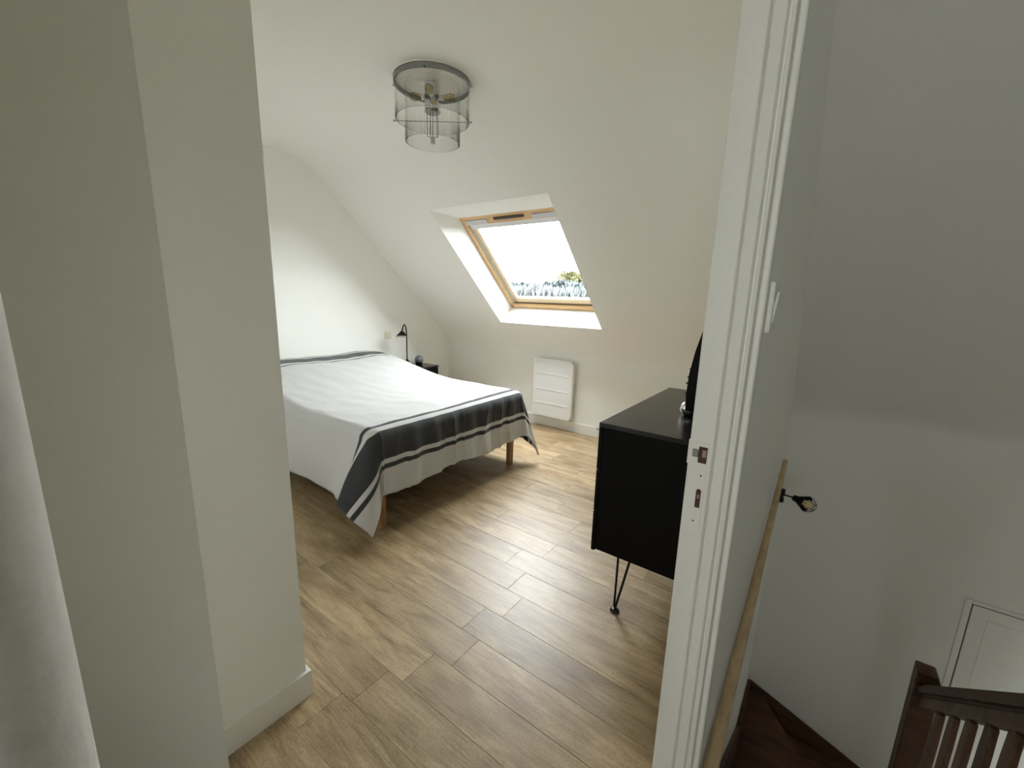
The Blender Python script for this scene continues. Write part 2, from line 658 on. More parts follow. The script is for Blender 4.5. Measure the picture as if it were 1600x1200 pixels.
# sash: gasket line, pale pine members, glass
sash = wpart('sash', (lambda b: (slbox(b, u0 + fw + .004, u0 + fw + .012, v0 + .09, v1 - fw, nd + .016, nd + .08),
                                 slbox(b, u1 - fw - .012, u1 - fw - .004, v0 + .09, v1 - fw, nd + .016, nd + .08), b)[-1])(BM()), m_alu)
sm = [(u0 + fw + .012, u0 + fw + .062, v0 + .09, v1 - fw - .006), (u1 - fw - .062, u1 - fw - .012, v0 + .09, v1 - fw - .006),
      (u0 + fw + .012, u1 - fw - .012, v1 - fw - .070, v1 - fw - .006)]
for i, a in enumerate(sm):
    bm = BM()
    slbox(bm, a[0], a[1], a[2], a[3], nd + .036, nd + .066)
    so = wpart('sash_member', bm, m_pinelight, sash)
    so.matrix_parent_inverse = Matrix.Identity(4)
bm = BM()
slbox(bm, u0 + fw + .056, u0 + fw + .064, v0 + .11, v1 - fw - .066, nd + .050, nd + .060)
slbox(bm, u1 - fw - .064, u1 - fw - .056, v0 + .11, v1 - fw - .066, nd + .050, nd + .060)
slbox(bm, u0 + fw + .056, u1 - fw - .056, v1 - fw - .074, v1 - fw - .066, nd + .050, nd + .060)
wpart('gasket', bm, m_gasket, sash).matrix_parent_inverse = Matrix.Identity(4)
bm = BM()
slbox(bm, u0 + fw + .05, u1 - fw - .05, v0 + .10, v1 - fw - .06, nd + .059, nd + .062)
wpart('pane', bm, m_glass, sash).matrix_parent_inverse = Matrix.Identity(4)
bm = BM()
slbox(bm, u0 + fw - .002, u1 - fw + .002, v1 - fw - .008, v1 - fw + .001, nd + .03, nd + .09)
slbox(bm, u0 + fw - .002, u0 + fw + .005, v0 + .09, v1 - fw, nd + .05, nd + .09)
wpart('gap_shade', bm, m_slot)  # dark strips painting the shade in the gap between sash and frame
# ventilation flap with its grip, grey strips, blind head bar
bm = BM()
slbox(bm, u0 + .04, u1 - .04, v0 + .028, v0 + .088, nd + .010, nd + .06)
flap = wpart('ventilation_flap', bm, m_pine)
bm = BM()
slbox(bm, u0 + .37, u0 + .67, v0 + .030, v0 + .052, nd - .004, nd + .014)
wpart('grip', bm, m_slot, flap).matrix_parent_inverse = Matrix.Identity(4)
for a, b in ((.045, .285), (.745, 1.03)):
    bm = BM()
    slbox(bm, u0 + a, u0 + b, v0 + .040, v0 + .080, nd + .002, nd + .022)
    wpart('grey_strip', bm, m_alu, flap).matrix_parent_inverse = Matrix.Identity(4)
bm = BM()
slbox(bm, u0 + fw + .004, u1 - fw - .004, v0 + .094, v0 + .142, nd + .022, nd + .09)
wpart('blind_bar', bm, m_bar)
for u in (u0 + .015, u1 - .015):
    bm = BM()
    lathe(bm, [(.0, .002), (.004, .002), (.004, -.003)], 10, NS * -1, sl(u, v1 - .06, nd + .003))
    wpart('screw', bm, m_slot)

# ---- skirting boards
def skirting(name, pts, h, m=None):
    """pts: list of (x, y) quads in plan"""
    bm = BM()
    for q in pts:
        prism(bm, q, 2, 0, h)
    return struct(obj(name, bm, m or m_skirt))


skirting('baseboard_back', [[(XL, YB - .013), (XR, YB - .013), (XR, YB), (XL, YB)]], .10)
skirting('baseboard_left', [[(XL, .6), (XL + .013, .6), (XL + .013, YB - .013), (XL, YB - .013)]], .10)
skirting('baseboard_right', [[(XR - .013, .88), (XR, .88), (XR, YB - .013), (XR - .013, YB - .013)]], .10)
skirting('baseboard_front', [[(-1.273, .24), (-1.260, .24), (-1.260, .595), (-1.273, .595)],
                             [(XL + .013, .582), (-1.273, .582), (-1.273, .595), (XL + .013, .595)],
                             [(-1.26, .236), (-.90, .236), (-.90, .249), (-1.26, .249)]], .095)

# ---- door frame on the right of the doorway
bm = BM()
P = [(-.1735, .815), (-.1735, .7915), (-.171, .789), (-.1360, .789), (-.1340, .7905), (-.1315, .797), (-.1290, .797), (-.1280, .781), (-.1265, .7785),
     (-.1105, .777), (-.1090, .7795), (-.1070, .787), (-.1045, .787), (-.1035, .783), (-.0990, .782), (-.0978, .7845), (-.0968, .793), (-.0950, .793),
     (-.0943, .7805), (-.0930, .779), (-.0865, .779), (-.0845, .781), (-.0845, .815)]
prism(bm, P, 2, -.001, 2.03)
box(bm, (-.171, .02, 2.03), (-.0845, .815, 2.065))
dframe = struct(obj('door_1', bm, m_trim))
# strike plate with latch recess and bolt slot, all let into the jamb
bm = BM()
box(bm, (-.1720, .7868, .950), (-.1395, .7895, 1.125), .0006, 1)
box(bm, (-.1748, .7868, 1.080), (-.1705, .7985, 1.126), .001, 1)
plate = obj('strike_plate', bm, m_trim, dframe)
bm = BM()
box(bm, (-.1560, .7856, 1.086), (-.1415, .7878, 1.1165), .0008, 1)
obj('latch_recess', bm, m_rust, plate)
bm = BM()
box(bm, (-.1495, .7850, 1.098), (-.1425, .7858, 1.1115), .0003, 1)
obj('latch_wear', bm, m_rustpale, plate)
bm = BM()
box(bm, (-.1665, .7850, 1.0955), (-.1560, .7875, 1.1105), .0012, 1)
obj('latch_lip', bm, m_latch, plate)
bm = BM()
pr = []
for i in range(9):
    a = math.pi * i / 8
    pr.append((-.1480 + .0042 * math.cos(a), 1.032 + .0042 * math.sin(a)))
pr += [(-.1522, 1.000), (-.1438, 1.000)]
prism(bm, pr, 1, .7856, .7878)
obj('bolt_slot', bm, m_rust, plate)
bm = BM()
box(bm, (-.1500, .7852, 1.018), (-.1455, .7858, 1.026), .0003, 1)
obj('bolt_wear', bm, m_rustpale, plate)
for x, z in ((-.1478, 1.062), (-.1518, .972)):
    bm = BM()
    lathe(bm, [(0, .0004), (.0016, .0003), (.0018, -.0006)], 10, (0, -1, 0), (x, .7866, z))
    obj('screw', bm, m_slot, plate)

# ================================================================== LANDING AND STAIRWELL
bm = BM()
box(bm, (XH, -1.6, -.18), (.46, .95, 0))
box(bm, (.46, -1.6, -.18), (2.2, .55, 0))
struct(obj('floor_landing', bm, m_stair))
bm = BM()
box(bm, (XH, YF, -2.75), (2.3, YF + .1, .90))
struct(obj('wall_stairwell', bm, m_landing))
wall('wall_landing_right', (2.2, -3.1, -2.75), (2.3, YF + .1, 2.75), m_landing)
bm = BM()
for a, b in (((XH - .5, -1.7, -.2), (.11, -1.6, 2.75)), ((.61, -1.7, -.2), (2.3, -1.6, 2.75)), ((.11, -1.7, -.2), (.61, -1.6, 1.35)), ((.11, -1.7, 1.74), (.61, -1.6, 2.75))):
    box(bm, a, b)
struct(obj('wall_landing_back', bm, m_wall))  # unseen wall; its window opening is added to light the landing
wall('floor_stairwell', (XH, -.0, -2.75), (2.3, YF + .1, -2.65), m_stair)
bm = BM()
box(bm, (XH, .53, -2.7), (2.2, .55, -.18))
struct(obj('wall_under_landing', bm, m_wall))
# landing ceiling and its roof slope, with a soft bend above the wall
zc = .865
hp = [(-3.1, CEIL), (YF - (CEIL - zc) / TAN - .12, CEIL)]
yy = YF - (CEIL - zc) / TAN
hp += bez((yy - .12, CEIL), (yy, CEIL), (yy + .1, CEIL - .1 * TAN), 6)[1:]
hp += bez((YF - .05, zc + .05 * TAN), (YF, zc), (YF, zc - .06), 6)
bm = BM()
g = [[bm.verts.new((x, y, z)) for x in (XH, 2.25)] for y, z in hp]
for i in range(len(hp) - 1):
    bm.faces.new([g[i][0], g[i][1], g[i + 1][1], g[i + 1][0]])
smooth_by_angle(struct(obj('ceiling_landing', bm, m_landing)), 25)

# flush white cupboard door in the stairwell's far wall
d2o = struct(bpy.data.objects.new('door_2', None))
COL.objects.link(d2o)
d2o.location = (.672, YF, -1.3)


def dpart(name, a, b, m, bev=.0015):
    bm = BM()
    box(bm, [a[0] - .672, a[1] - YF, a[2] + 1.3], [b[0] - .672, b[1] - YF, b[2] + 1.3], bev, 1)
    return obj(name, bm, m, d2o)


bm = BM()
bm.free()
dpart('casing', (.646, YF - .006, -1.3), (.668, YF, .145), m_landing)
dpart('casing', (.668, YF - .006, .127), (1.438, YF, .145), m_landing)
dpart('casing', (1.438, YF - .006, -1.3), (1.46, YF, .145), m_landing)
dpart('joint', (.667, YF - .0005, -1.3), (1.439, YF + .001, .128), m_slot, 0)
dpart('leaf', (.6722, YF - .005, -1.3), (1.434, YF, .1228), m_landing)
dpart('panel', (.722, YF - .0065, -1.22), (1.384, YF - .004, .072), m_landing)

# staircase going down along the door wall and turning along the far wall
st = thing('staircase', 'dark stained wooden staircase going down beside the white landing wall', 'staircase', (0, .95, 0))


def spart(name, bm, m=m_stair):
    o = obj(name, bm, m, None)
    o.parent = st
    o.matrix_parent_inverse = Matrix.Translation((0, -.95, 0))
    return o


RISE = .160
for n in range(1, 5):
    z = -RISE * n
    ya = .95 + .22 * (n - 1)
    bm = BM()
    box(bm, (XH + .017, ya + .002, z - .03), (.394, ya + .225, z), .004, 1)
    spart('tread', bm)
    bm = BM()
    box(bm, (XH + .017, ya, z), (.394, ya + .015, z + RISE - .031))
    spart('riser', bm)
z5 = -RISE * 5
winders = [[(XH + .017, 1.84), (.455, 1.84), (.0, YF - .017), (XH + .017, YF - .017)],
           [(.42, 1.84), (.455, 1.84), (.44, YF - .017), (-.02, YF - .017)],
           [(.44, 1.83), (.85, 1.83), (.85, YF - .017), (.42, YF - .017)],
           [(.83, 1.83), (1.27, 1.83), (1.27, YF - .014), (.83, YF - .014)],
           [(1.25, 1.83), (1.60, 1.83), (1.60, YF - .014), (1.25, YF - .014)]]
for n, q in enumerate(winders):
    z = -RISE * (5 + n)
    bm = BM()
    prism(bm, q, 2, z - .03, z)
    spart('tread', bm)
    a, b = Vector(q[0]), Vector(q[3])
    if n == 0:
        b = Vector(q[1])
    t_ = (b - a).normalized()
    nrm = Vector((-t_.y, t_.x)) if n == 0 else Vector((t_.y, -t_.x))
    bm = BM()
    prism(bm, [a, b, b + nrm * .015, a + nrm * .015], 2, z, z + RISE - .03)
    spart('riser', bm)
bm = BM()
prism(bm, [(1.0, .118), (2.035, -.638), (2.483, -.738), (2.483, -.86), (1.99, -.90), (1.0, -.18)], 0, XH + .002, XH + .016)
spart('wall_string', bm)
bm = BM()
prism(bm, [(XH + .014, -.745), (.453, -.949), (1.6, -1.40), (1.6, -1.70), (.453, -1.27), (XH + .014, -1.02)], 1, YF - .016, YF - .002)
spart('wall_string', bm)

# balustrade
bl = thing('stair_balustrade', 'dark brown wooden balustrade with newel post and slats in the stairwell', 'balustrade', (.435, 1.80, z5))


def bpart(name, bm, m=m_baluster):
    o = obj(name, bm, m, None)
    o.parent = bl
    o.matrix_parent_inverse = Matrix.Translation((-.435, -1.80, -z5))
    return o


bm = BM()
NX0, NX1, NY0, NY1, NT = .400, .462, 1.775, 1.835, .192
prism(bm, [(NX0, z5), (NX1, z5), (NX1, NT - .028), (NX1 - .012, NT), (NX0, NT)], 1, NY0, NY1)
bmesh.ops.bevel(bm, geom=[e for e in bm.edges], offset=.003, segments=1, affect='EDGES')
bpart('newel_post', bm, m_stair)
RS = .806


def rail_z(y):
    return .150 + RS * (1.775 - y)


bm = BM()
ys, ye = 1.776, .62
hexa(bm, [(.408, ys, rail_z(ys) - .045), (.468, ys, rail_z(ys) - .045), (.468, ye, rail_z(ye) - .045), (.408, ye, rail_z(ye) - .045),
          (.408, ys, rail_z(ys)), (.468, ys, rail_z(ys)), (.468, ye, rail_z(ye)), (.408, ye, rail_z(ye))])
bmesh.ops.bevel(bm, geom=[e for e in bm.edges], offset=.008, segments=2, affect='EDGES')
bpart('handrail', bm, m_stair)
bm = BM()
hexa(bm, [(.420, ys, rail_z(ys) - .085), (.456, ys, rail_z(ys) - .085), (.456, ye, rail_z(ye) - .085), (.420, ye, rail_z(ye) - .085),
          (.420, ys, rail_z(ys) - .044), (.456, ys, rail_z(ys) - .044), (.456, ye, rail_z(ye) - .044), (.420, ye, rail_z(ye) - .044)])
bpart('under_rail', bm)
bm = BM()
hexa(bm, [(.415, ys, rail_z(ys) - .84), (.460, ys, rail_z(ys) - .84), (.460, ye, rail_z(ye) - .84), (.415, ye, rail_z(ye) - .84),
          (.415, ys, rail_z(ys) - .72), (.460, ys, rail_z(ys) - .72), (.460, ye, rail_z(ye) - .72), (.415, ye, rail_z(ye) - .72)])
bpart('outer_string', bm, m_stair)
k = 0
for k in range(10):
    y = 1.640 - .1035 * k
    bm = BM()
    zt, zb = rail_z(y) - .080, rail_z(y) - .725
    wv, tv = .021, .0065
    prof2 = [(zb, .8), (zb + .08, 1.0), (zt - .09, 1.0), (zt, .8)]
    rings = []
    for z, f in prof2:
        rings.append([bm.verts.new((.438 + sx * tv, y + sy_ * wv * f, z + sy_ * wv * f * -RS * (0))) for sx, sy_ in ((-1, -1), (1, -1), (1, 1), (-1, 1))])
    for a, b in zip(rings, rings[1:]):
        for q in range(4):
            bm.faces.new([a[q], a[(q + 1) % 4], b[(q + 1) % 4], b[q]])
    bm.faces.new(rings[0])
    bm.faces.new(rings[-1])
    bpart('baluster', bm)

# ---- light switch beside the door frame (landing side)
sw = thing('light_switch', 'white light switch plate on the landing wall by the door frame', 'switch', (XH, .87, 1.365))
bm = BM()
box(bm, (.0, -.042, -.042), (.009, .042, .042), .003, 2)
obj('plate', bm, m_white, sw)
bm = BM()
box(bm, (.0085, -.024, -.026), (.0125, .024, .026), .0015, 1, rot=Matrix.Rotation(math.radians(5), 3, 'Y'))
obj('rocker', bm, m_white, sw)

# ---- long wooden pole leaning along the landing wall, clip lamp on it
pa, pb = Vector((-.0694, .85, .393)), Vector((-.064, 2.0, .742))
dirp = (pb - pa).normalized()
p0 = pa - dirp * ((pa.z - .022) / dirp.z)
bm = BM()
ntp = 14
pts, rads = [], []
for i in range(ntp + 1):
    t = i / ntp
    pts.append(p0.lerp(pb, t) - p0)
    rads.append(.0215 + (.0088 - .0215) * t)
tube(bm, pts, rads, 14)
pole = smooth_by_angle(obj('wooden_pole', bm, m_pole, loc=p0), 50)
tag(pole, 'long pale wooden pole leaning along the landing wall beside the door frame', 'pole')

cl = thing('clip_lamp', 'small black clip lamp with wire cage clamped near the top of the wooden pole', 'lamp', (-.064, 1.90, .712))


def at(px, py, Y):
    """point of the scene at depth Y on the ray of a pixel, used to measure"""
    d = Matrix((r2, d2, fwd)).transposed() @ Vector(((px - 800) / 661.02, (py - 600) / 661.02, 1))
    t = Y / d.y
    return Vector((d.x * t, Y, CAM_H + d.z * t))


LY = 1.86
o_ = Vector((-.064, 1.90, .712))
cA, cB, cC, cD = at(1223, 773, LY), at(1228, 774, LY - .01), at(1241, 778, LY - .03), at(1270, 788, LY - .05)
bm = BM()
box(bm, cA - o_ + Vector((-.012, -.010, -.004)), cA - o_ + Vector((.007, .012, .022)), .003, 1)
box(bm, cA - o_ + Vector((-.012, -.010, -.030)), cA - o_ + Vector((.006, .012, -.012)), .003, 1)
box(bm, cA - o_ + Vector((-.010, -.004, -.014)), cA - o_ + Vector((.002, .006, .0)), .001, 1)
obj('clamp', bm, m_blackmetal, cl)
bm = BM()
tube(bm, [cB - o_ + Vector((-.01, 0, .0)), cB - o_, cC - o_], .0032, 8)
obj('arm', bm, m_blackmetal, cl)
ax = ((cD - cC) + Vector((0, -.014, -.004))).normalized()
bm = BM()
lathe(bm, [(0, -.002), (.010, -.002), (.012, .002), (.012, .010), (.030, .046), (.029, .046), (.010, .010), (.0, .008)], 24, ax, cC - o_)
smooth_by_angle(obj('shade', bm, m_blackmetal, cl))
bm = BM()
lathe(bm, [(0, .014), (.008, .016), (.010, .034), (.017, .050), (.012, .062), (0, .067)], 16, ax, cC - o_)
obj('bulb', bm, m_bulb, cl, True)
e1 = ax.cross(Vector((0, 0, 1))).normalized()
e2 = ax.cross(e1)
cage = BM()
for i in range(14):
    a = 2 * math.pi * i / 14
    rad = e1 * math.cos(a) + e2 * math.sin(a)
    ptsc = [(cC - o_) + ax * (.046 + .030 * math.sin(t)) + rad * (.029 * math.cos(t)) for t in [j * math.pi / 2 / 6 for j in range(6)]]
    tube(cage, ptsc, .0007, 4)
ring = [(cC - o_) + ax * .0755 + (e1 * math.cos(a) + e2 * math.sin(a)) * .009 for a in [2 * math.pi * j / 16 for j in range(17)]]
tube(cage, ring, .0009, 4)
obj('wire_cage', cage, m_blackmetal, cl)

# ================================================================== BEDROOM THINGS
# ---- bed (base, mattress, legs) and its duvet
BX0, BX1, BY0, BY1 = -3.825, -1.95, 1.355, 2.745
bed = thing('double_bed', 'double bed on round wooden legs, standing against the white wall', 'bed', ((BX0 + BX1) / 2, (BY0 + BY1) / 2, 0))
bc = Vector(bed.location)


def bedpart(name, a, b, m, bev):
    bm = BM()
    box(bm, Vector(a) - bc, Vector(b) - bc, bev, 2)
    return obj(name, bm, m, bed)


bedpart('bed_base', (BX0, BY0, .27), (BX1, BY1, .38), m_basefab, .012)
bedpart('mattress', (BX0, BY0, .38), (BX1, BY1, .585), m_mattress, .04)
for x, y in ((-1.985, 1.415), (-1.985, 2.693), (-3.74, 1.415), (-3.74, 2.693), (-2.85, 2.05)):
    bm = BM()
    lathe(bm, [(0, 0), (.026, 0), (.028, .003), (.031, .275), (0, .275)], 24, None, (x - bc.x, y - bc.y, 0))
    smooth_by_angle(obj('leg', bm, m_leg, bed))

SX, SY0, SY1 = -1.975, 1.385, 2.715         # lines where the cloth starts to turn down
RF = .07
SF, SN, SFa = .420, .475, .475              # overhang of the cloth at foot, near side and far side
HX = -3.838


def top_z(x, y):
    def ss(a, b, t):
        t = max(0, min(1, (t - a) / (b - a)))
        return t * t * (3 - 2 * t)
    z = .632 + .140 * ss(-2.65, -3.80, x)
    pil = math.exp(-((y - 1.66) / .42) ** 2) + math.exp(-((y - 2.50) / .33) ** 2)
    z += .030 * (pil - .55) * ss(-3.0, -3.6, x)
    z -= .02 * math.exp(-((x + 2.6) / .5) ** 2) * math.exp(-((y - 1.9) / .5) ** 2)
    return z


def fold(a, flare):
    if a <= 0:
        return 0.0, 0.0
    q = math.pi / 2 * RF
    if a < q:
        return RF * math.sin(a / RF), RF * (1 - math.cos(a / RF))
    e = a - q
    return RF + e * math.sin(flare), RF + e * math.cos(flare)


def spline(xs_, ys_, x):
    i = max(0, min(len(xs_) - 2, sum(1 for q in xs_[1:-1] if x >= q)))
    def m(k):
        if k == 0:
            return (ys_[1] - ys_[0]) / (xs_[1] - xs_[0])
        if k == len(xs_) - 1:
            return (ys_[-1] - ys_[-2]) / (xs_[-1] - xs_[-2])
        return (ys_[k + 1] - ys_[k - 1]) / (xs_[k + 1] - xs_[k - 1])
    hh = xs_[i + 1] - xs_[i]
    t = (x - xs_[i]) / hh
    return ((2 * t ** 3 - 3 * t * t + 1) * ys_[i] + (t ** 3 - 2 * t * t + t) * hh * m(i)
            + (-2 * t ** 3 + 3 * t * t) * ys_[i + 1] + (t ** 3 - t * t) * hh * m(i + 1))


def duvet_point(h, v):
    """h: metres from the foot hem along the bed, v: metres from the near hem across it"""
    x = SX + (SF - h)
    s = SF - h
    y = SY0 + (v - SN)
    wid = SY1 - SY0
    tn = SN - v
    tf = v - SN - wid
    wr = mnoise.noise(Vector((h * 3.0, v * 3.0, 1.7))) * .012 + mnoise.noise(Vector((h * 9, v * 9, 4.2))) * .0035
    wr += .006 * mnoise.noise(Vector((h * 4 + v * 9, v * 2 - h * 3, 8.1)))
    if s <= 0 and tn <= 0 and tf <= 0:
        return Vector((x, y, top_z(x, y) + wr * .8))
    if s > 0 and tn <= 0 and tf <= 0:
        ef = min(1, min(-tn, -tf) / .15)
        f = .05 + ef * (.03 * math.sin(v * 11) + .05 * mnoise.noise(Vector((v * 6, 0, 3))))
        o, d = fold(s, f)
        k = min(1, s / .25)
        cre = 1 - abs(math.sin(v * 23 + s * 5 + 3.0 * mnoise.noise(Vector((v * 4, s * 2, 6)))))
        o += k * ef * (.008 * math.sin(v * 38 + 2.4 * mnoise.noise(Vector((v * 5, 1, 0)))) + wr + .016 * cre ** 5)
        return Vector((SX + o, y, top_z(SX, y) - d))
    t, side = (tn, -1) if tn > 0 else (tf, 1)
    yb = SY0 if side < 0 else SY1
    if s <= 0:
        ef = min(1, -s / .2)
        f = (.12 if side < 0 else .05) + (.23 if side < 0 else .11) * math.exp(s / .22) + .05 * ef * mnoise.noise(Vector((h * 3, 0, 9)))
        o, d = fold(t, f)
        k = min(1, t / .25)
        o += k * ef * (.008 * math.sin(h * 17 + 2 * mnoise.noise(Vector((h * 3, 1, 5)))) + wr)
        zb = top_z(x, yb)
        d *= (zb - .19) / (.632 - .19) if zb > .632 else 1
        ps = math.radians(90 + 22 * math.exp(s / .25)) if side < 0 else math.pi / 2
        return Vector((x + o * math.cos(ps), yb + side * o * math.sin(ps), zb - d))
    dd = math.hypot(s, t)
    th = math.atan2(t, s)
    lobe = math.sin(2 * th)
    deg = math.degrees(th)
    if side < 0:
        fl = spline((0, 25, 48, 68, 80, 90), (.05, .05, .22, .40, .42, .35), deg)
        th2 = math.radians(spline((0, 25, 48, 68, 80, 90), (0, 11, 43, 88, 106, 112), deg))
    else:
        fl = spline((0, 25, 48, 68, 90), (.05, .24, .29, .22, .16), deg)
        th2 = math.radians(spline((0, 25, 48, 68, 90), (0, 29, 47, 68, 90), deg))
    o, d = fold(dd, fl)
    k = min(1, dd / .3)
    o += k * (.012 * math.sin(th * 9) + wr)
    c_, s_ = math.cos(th2), math.sin(th2)
    return Vector((SX + o * c_, yb + side * o * s_, top_z(SX, yb) - d * (1 - .03 * lobe)))


bm = BM()
uvl = bm.loops.layers.uv.new('cloth')
HT = SF + (SX - HX)
VT = SN + (SY1 - SY0) + SFa


def spaced(total, marks, step):
    pts = sorted(set([0, total] + [m for m in marks if 0 < m < total]))
    out = []
    for a, b in zip(pts, pts[1:]):
        n = max(1, round((b - a) / step))
        out += [a + (b - a) * i / n for i in range(n)]
    return out + [total]


hs = spaced(HT, (SF,), .0135)
vs_ = spaced(VT, (SN, VT - SFa), .0135)
G = [[None] * len(vs_) for _ in hs]
for i, h in enumerate(hs):
    for j, v in enumerate(vs_):
        # slightly uneven hems
        hh = h + (.012 * math.sin(v * 7.3) if i == 0 else 0)
        G[i][j] = bm.verts.new(duvet_point(hh, v))
for i in range(len(hs) - 1):
    for j in range(len(vs_) - 1):
        f = bm.faces.new([G[i][j], G[i][j + 1], G[i + 1][j + 1], G[i + 1][j]])
        f.smooth = True
        for l, (a, b) in zip(f.loops, ((i, j), (i, j + 1), (i + 1, j + 1), (i + 1, j))):
            l[uvl].uv = (hs[a], vs_[b])
me = bpy.data.meshes.new('duvet')
bm.normal_update()
bm.to_mesh(me)
bm.free()
me.materials.append(m_duvet)
duvet = bpy.data.objects.new('duvet', me)
COL.objects.link(duvet)
so = duvet.modifiers.new('thickness', 'SOLIDIFY')
so.thickness = .014
so.offset = -1
tag(duvet, 'white cotton duvet with charcoal stripes draped over the double bed', 'duvet')

# ---- bedside cabinet, lamp, ball
ns = thing('bedside_cabinet', 'low black bedside cabinet in the corner beyond the bed', 'nightstand', (-3.66, 3.11, 0))
bm = BM()
box(bm, (-.165, -.21, .575), (.165, .225, .592), .002, 1)
obj('top', bm, m_blacktop, ns)
bm = BM()
box(bm, (-.160, -.205, .05), (.150, .220, .575), .002, 1)
obj('carcass', bm, m_black, ns)
for a, b in ((.335, .568), (.095, .328)):
    bm = BM()
    box(bm, (.150, -.200, a), (.166, .215, b), .002, 1)
    dr = obj('drawer_front', bm, m_black, ns)
    bm = BM()
    lathe(bm, [(0, .020), (.010, .018), (.012, .012), (.006, .006), (.006, 0)], 16, (1, 0, 0), (.166, .008, (a + b) / 2))
    obj('knob', bm, m_brushed, dr, True)
for x in (-.13, .13):
    for y in (-.175, .19):
        bm = BM()
        lathe(bm, [(0, 0), (.012, 0), (.016, .05), (0, .05)], 12, None, (x, y, 0))
        obj('foot', bm, m_blackmetal, ns)

NTZ = .592
tl = thing('bedside_lamp', 'black gooseneck table lamp with conical shade on the bedside cabinet', 'lamp', (-3.62, 2.985, NTZ))
bm = BM()
lathe(bm, [(0, 0), (.045, 0), (.045, .010), (.040, .016), (.010, .020), (0, .020)], 28)
smooth_by_angle(obj('base', bm, m_blackmetal, tl))
bm = BM()
lathe(bm, [(0, .018), (.009, .018), (.009, .050), (.013, .055), (.013, .085), (.008, .092), (.0, .092)], 14)
tube(bm, [(0, 0, .068), (.0, .018, .075), (0, .026, .062)], .006, 8)
smooth_by_angle(obj('joint', bm, m_blackmetal, tl))
bm = BM()
arc = [(0, 0, .085), (0, 0, .33)]
R_ = .046
for i in range(1, 13):
    a = math.pi * i / 12
    arc.append((0, -R_ * .62 + R_ * .62 * math.cos(a), .345 + .118 * math.sin(a) ** .9 if i < 12 else .395))
arc[-1] = (0, -R_ * 1.30, .400)
arc[-2] = (0, -R_ * 1.20, .425)
tube(bm, arc, .0064, 10)
smooth_by_angle(obj('stem', bm, m_blackmetal, tl), 60)
bm = BM()
lathe(bm, [(.004, .064), (.012, .057), (.066, .000), (.064, .000), (.010, .050)], 32, (-.17, .15, 1), (.006, -.066, .340))
shade = smooth_by_angle(obj('shade', bm, m_blackmetal, tl))
bm = BM()
lathe(bm, [(.0635, .0005), (.012, .0460), (0, .047)], 32, (-.17, .15, 1), (.006, -.066, .340))
obj('shade_lining', bm, m_shadein, shade, True)

ball = thing('ball_speaker', 'small smoked grey ball with dark base on the bedside cabinet beside the lamp', 'ball', (-3.705, 3.225, NTZ))
bm = BM()
lathe(bm, [(0, 0), (.036, 0), (.042, .018), (.040, .026), (0, .028)], 28)
smooth_by_angle(obj('base', bm, m_plastic, ball))
bm = BM()
bmesh.ops.create_uvsphere(bm, u_segments=32, v_segments=20, radius=.049)
bmesh.ops.translate(bm, verts=bm.verts, vec=(0, 0, .052))
obj('globe', bm, m_ball, ball, True)

# ---- wall socket behind the lamp
ou = thing('wall_socket', 'ivory wall socket on the white wall between the bed and lamp', 'socket', (XL, 2.917, .930))
bm = BM()
box(bm, (0, -.041, -.041), (.010, .041, .041), .003, 2)
obj('plate', bm, m_ivory, ou)
bm = BM()
lathe(bm, [(.024, 0), (.024, .004), (.019, .004), (.017, -.004), (0, -.004)], 28, (1, 0, 0), (.0095, .004, 0))
obj('socket_ring', bm, m_ivory, ou, True)

# ---- radiator
ra = thing('radiator', 'white panel radiator with three grooves on the low wall under the window', 'radiator', (-2.245, YB, .125))
bm = BM()
box(bm, (-.240, -.082, 0), (.240, -.052, .622))
es = [e for e in bm.edges if abs(e.verts[0].co.y - e.verts[1].co.y) > .02]
bmesh.ops.bevel(bm, geom=es, offset=.022, segments=5, affect='EDGES')
es = [e for e in bm.edges if e.verts[0].co.y < -.08 and e.verts[1].co.y < -.08]
bmesh.ops.bevel(bm, geom=es, offset=.004, segments=2, affect='EDGES')
pan = obj('front_panel', bm, m_rad, ra)
for z in (.148, .298, .466):
    bm = BM()
    prism(bm, [(-.0822, z - .006), (-.0868, z - .001), (-.0868, z + .001), (-.0822, z + .003)], 0, -.200, .190)
    obj('rib', bm, m_rad, pan)
bm = BM()
box(bm, (-.225, -.052, .02), (.228, -.018, .60), .004, 1)
obj('heating_body', bm, m_radback, ra)
for x in (-.12, .12):
    bm = BM()
    box(bm, (x - .02, -.02, .10), (x + .02, 0, .50))
    obj('wall_bracket', bm, m_radback, ra)
bm = BM()
box(bm, (.226, -.048, .40), (.236, -.022, .58), .002, 1)
obj('control_unit', bm, m_white, ra)

# ---- chest of drawers on hairpin legs
DX0, DX1, DY0, DY1, DZ0, DZ1 = -.682, -.215, 1.565, 2.515, .306, .877
ch = thing('chest_of_drawers', 'black chest of drawers on thin hairpin legs against the door wall', 'chest', ((DX0 + DX1) / 2, (DY0 + DY1) / 2, 0))
cc = Vector(ch.location)


def cpart(name, a, b, m, bev=.0015, parent=ch):
    bm = BM()
    box(bm, Vector(a) - cc, Vector(b) - cc, bev, 1)
    return obj(name, bm, m, parent)


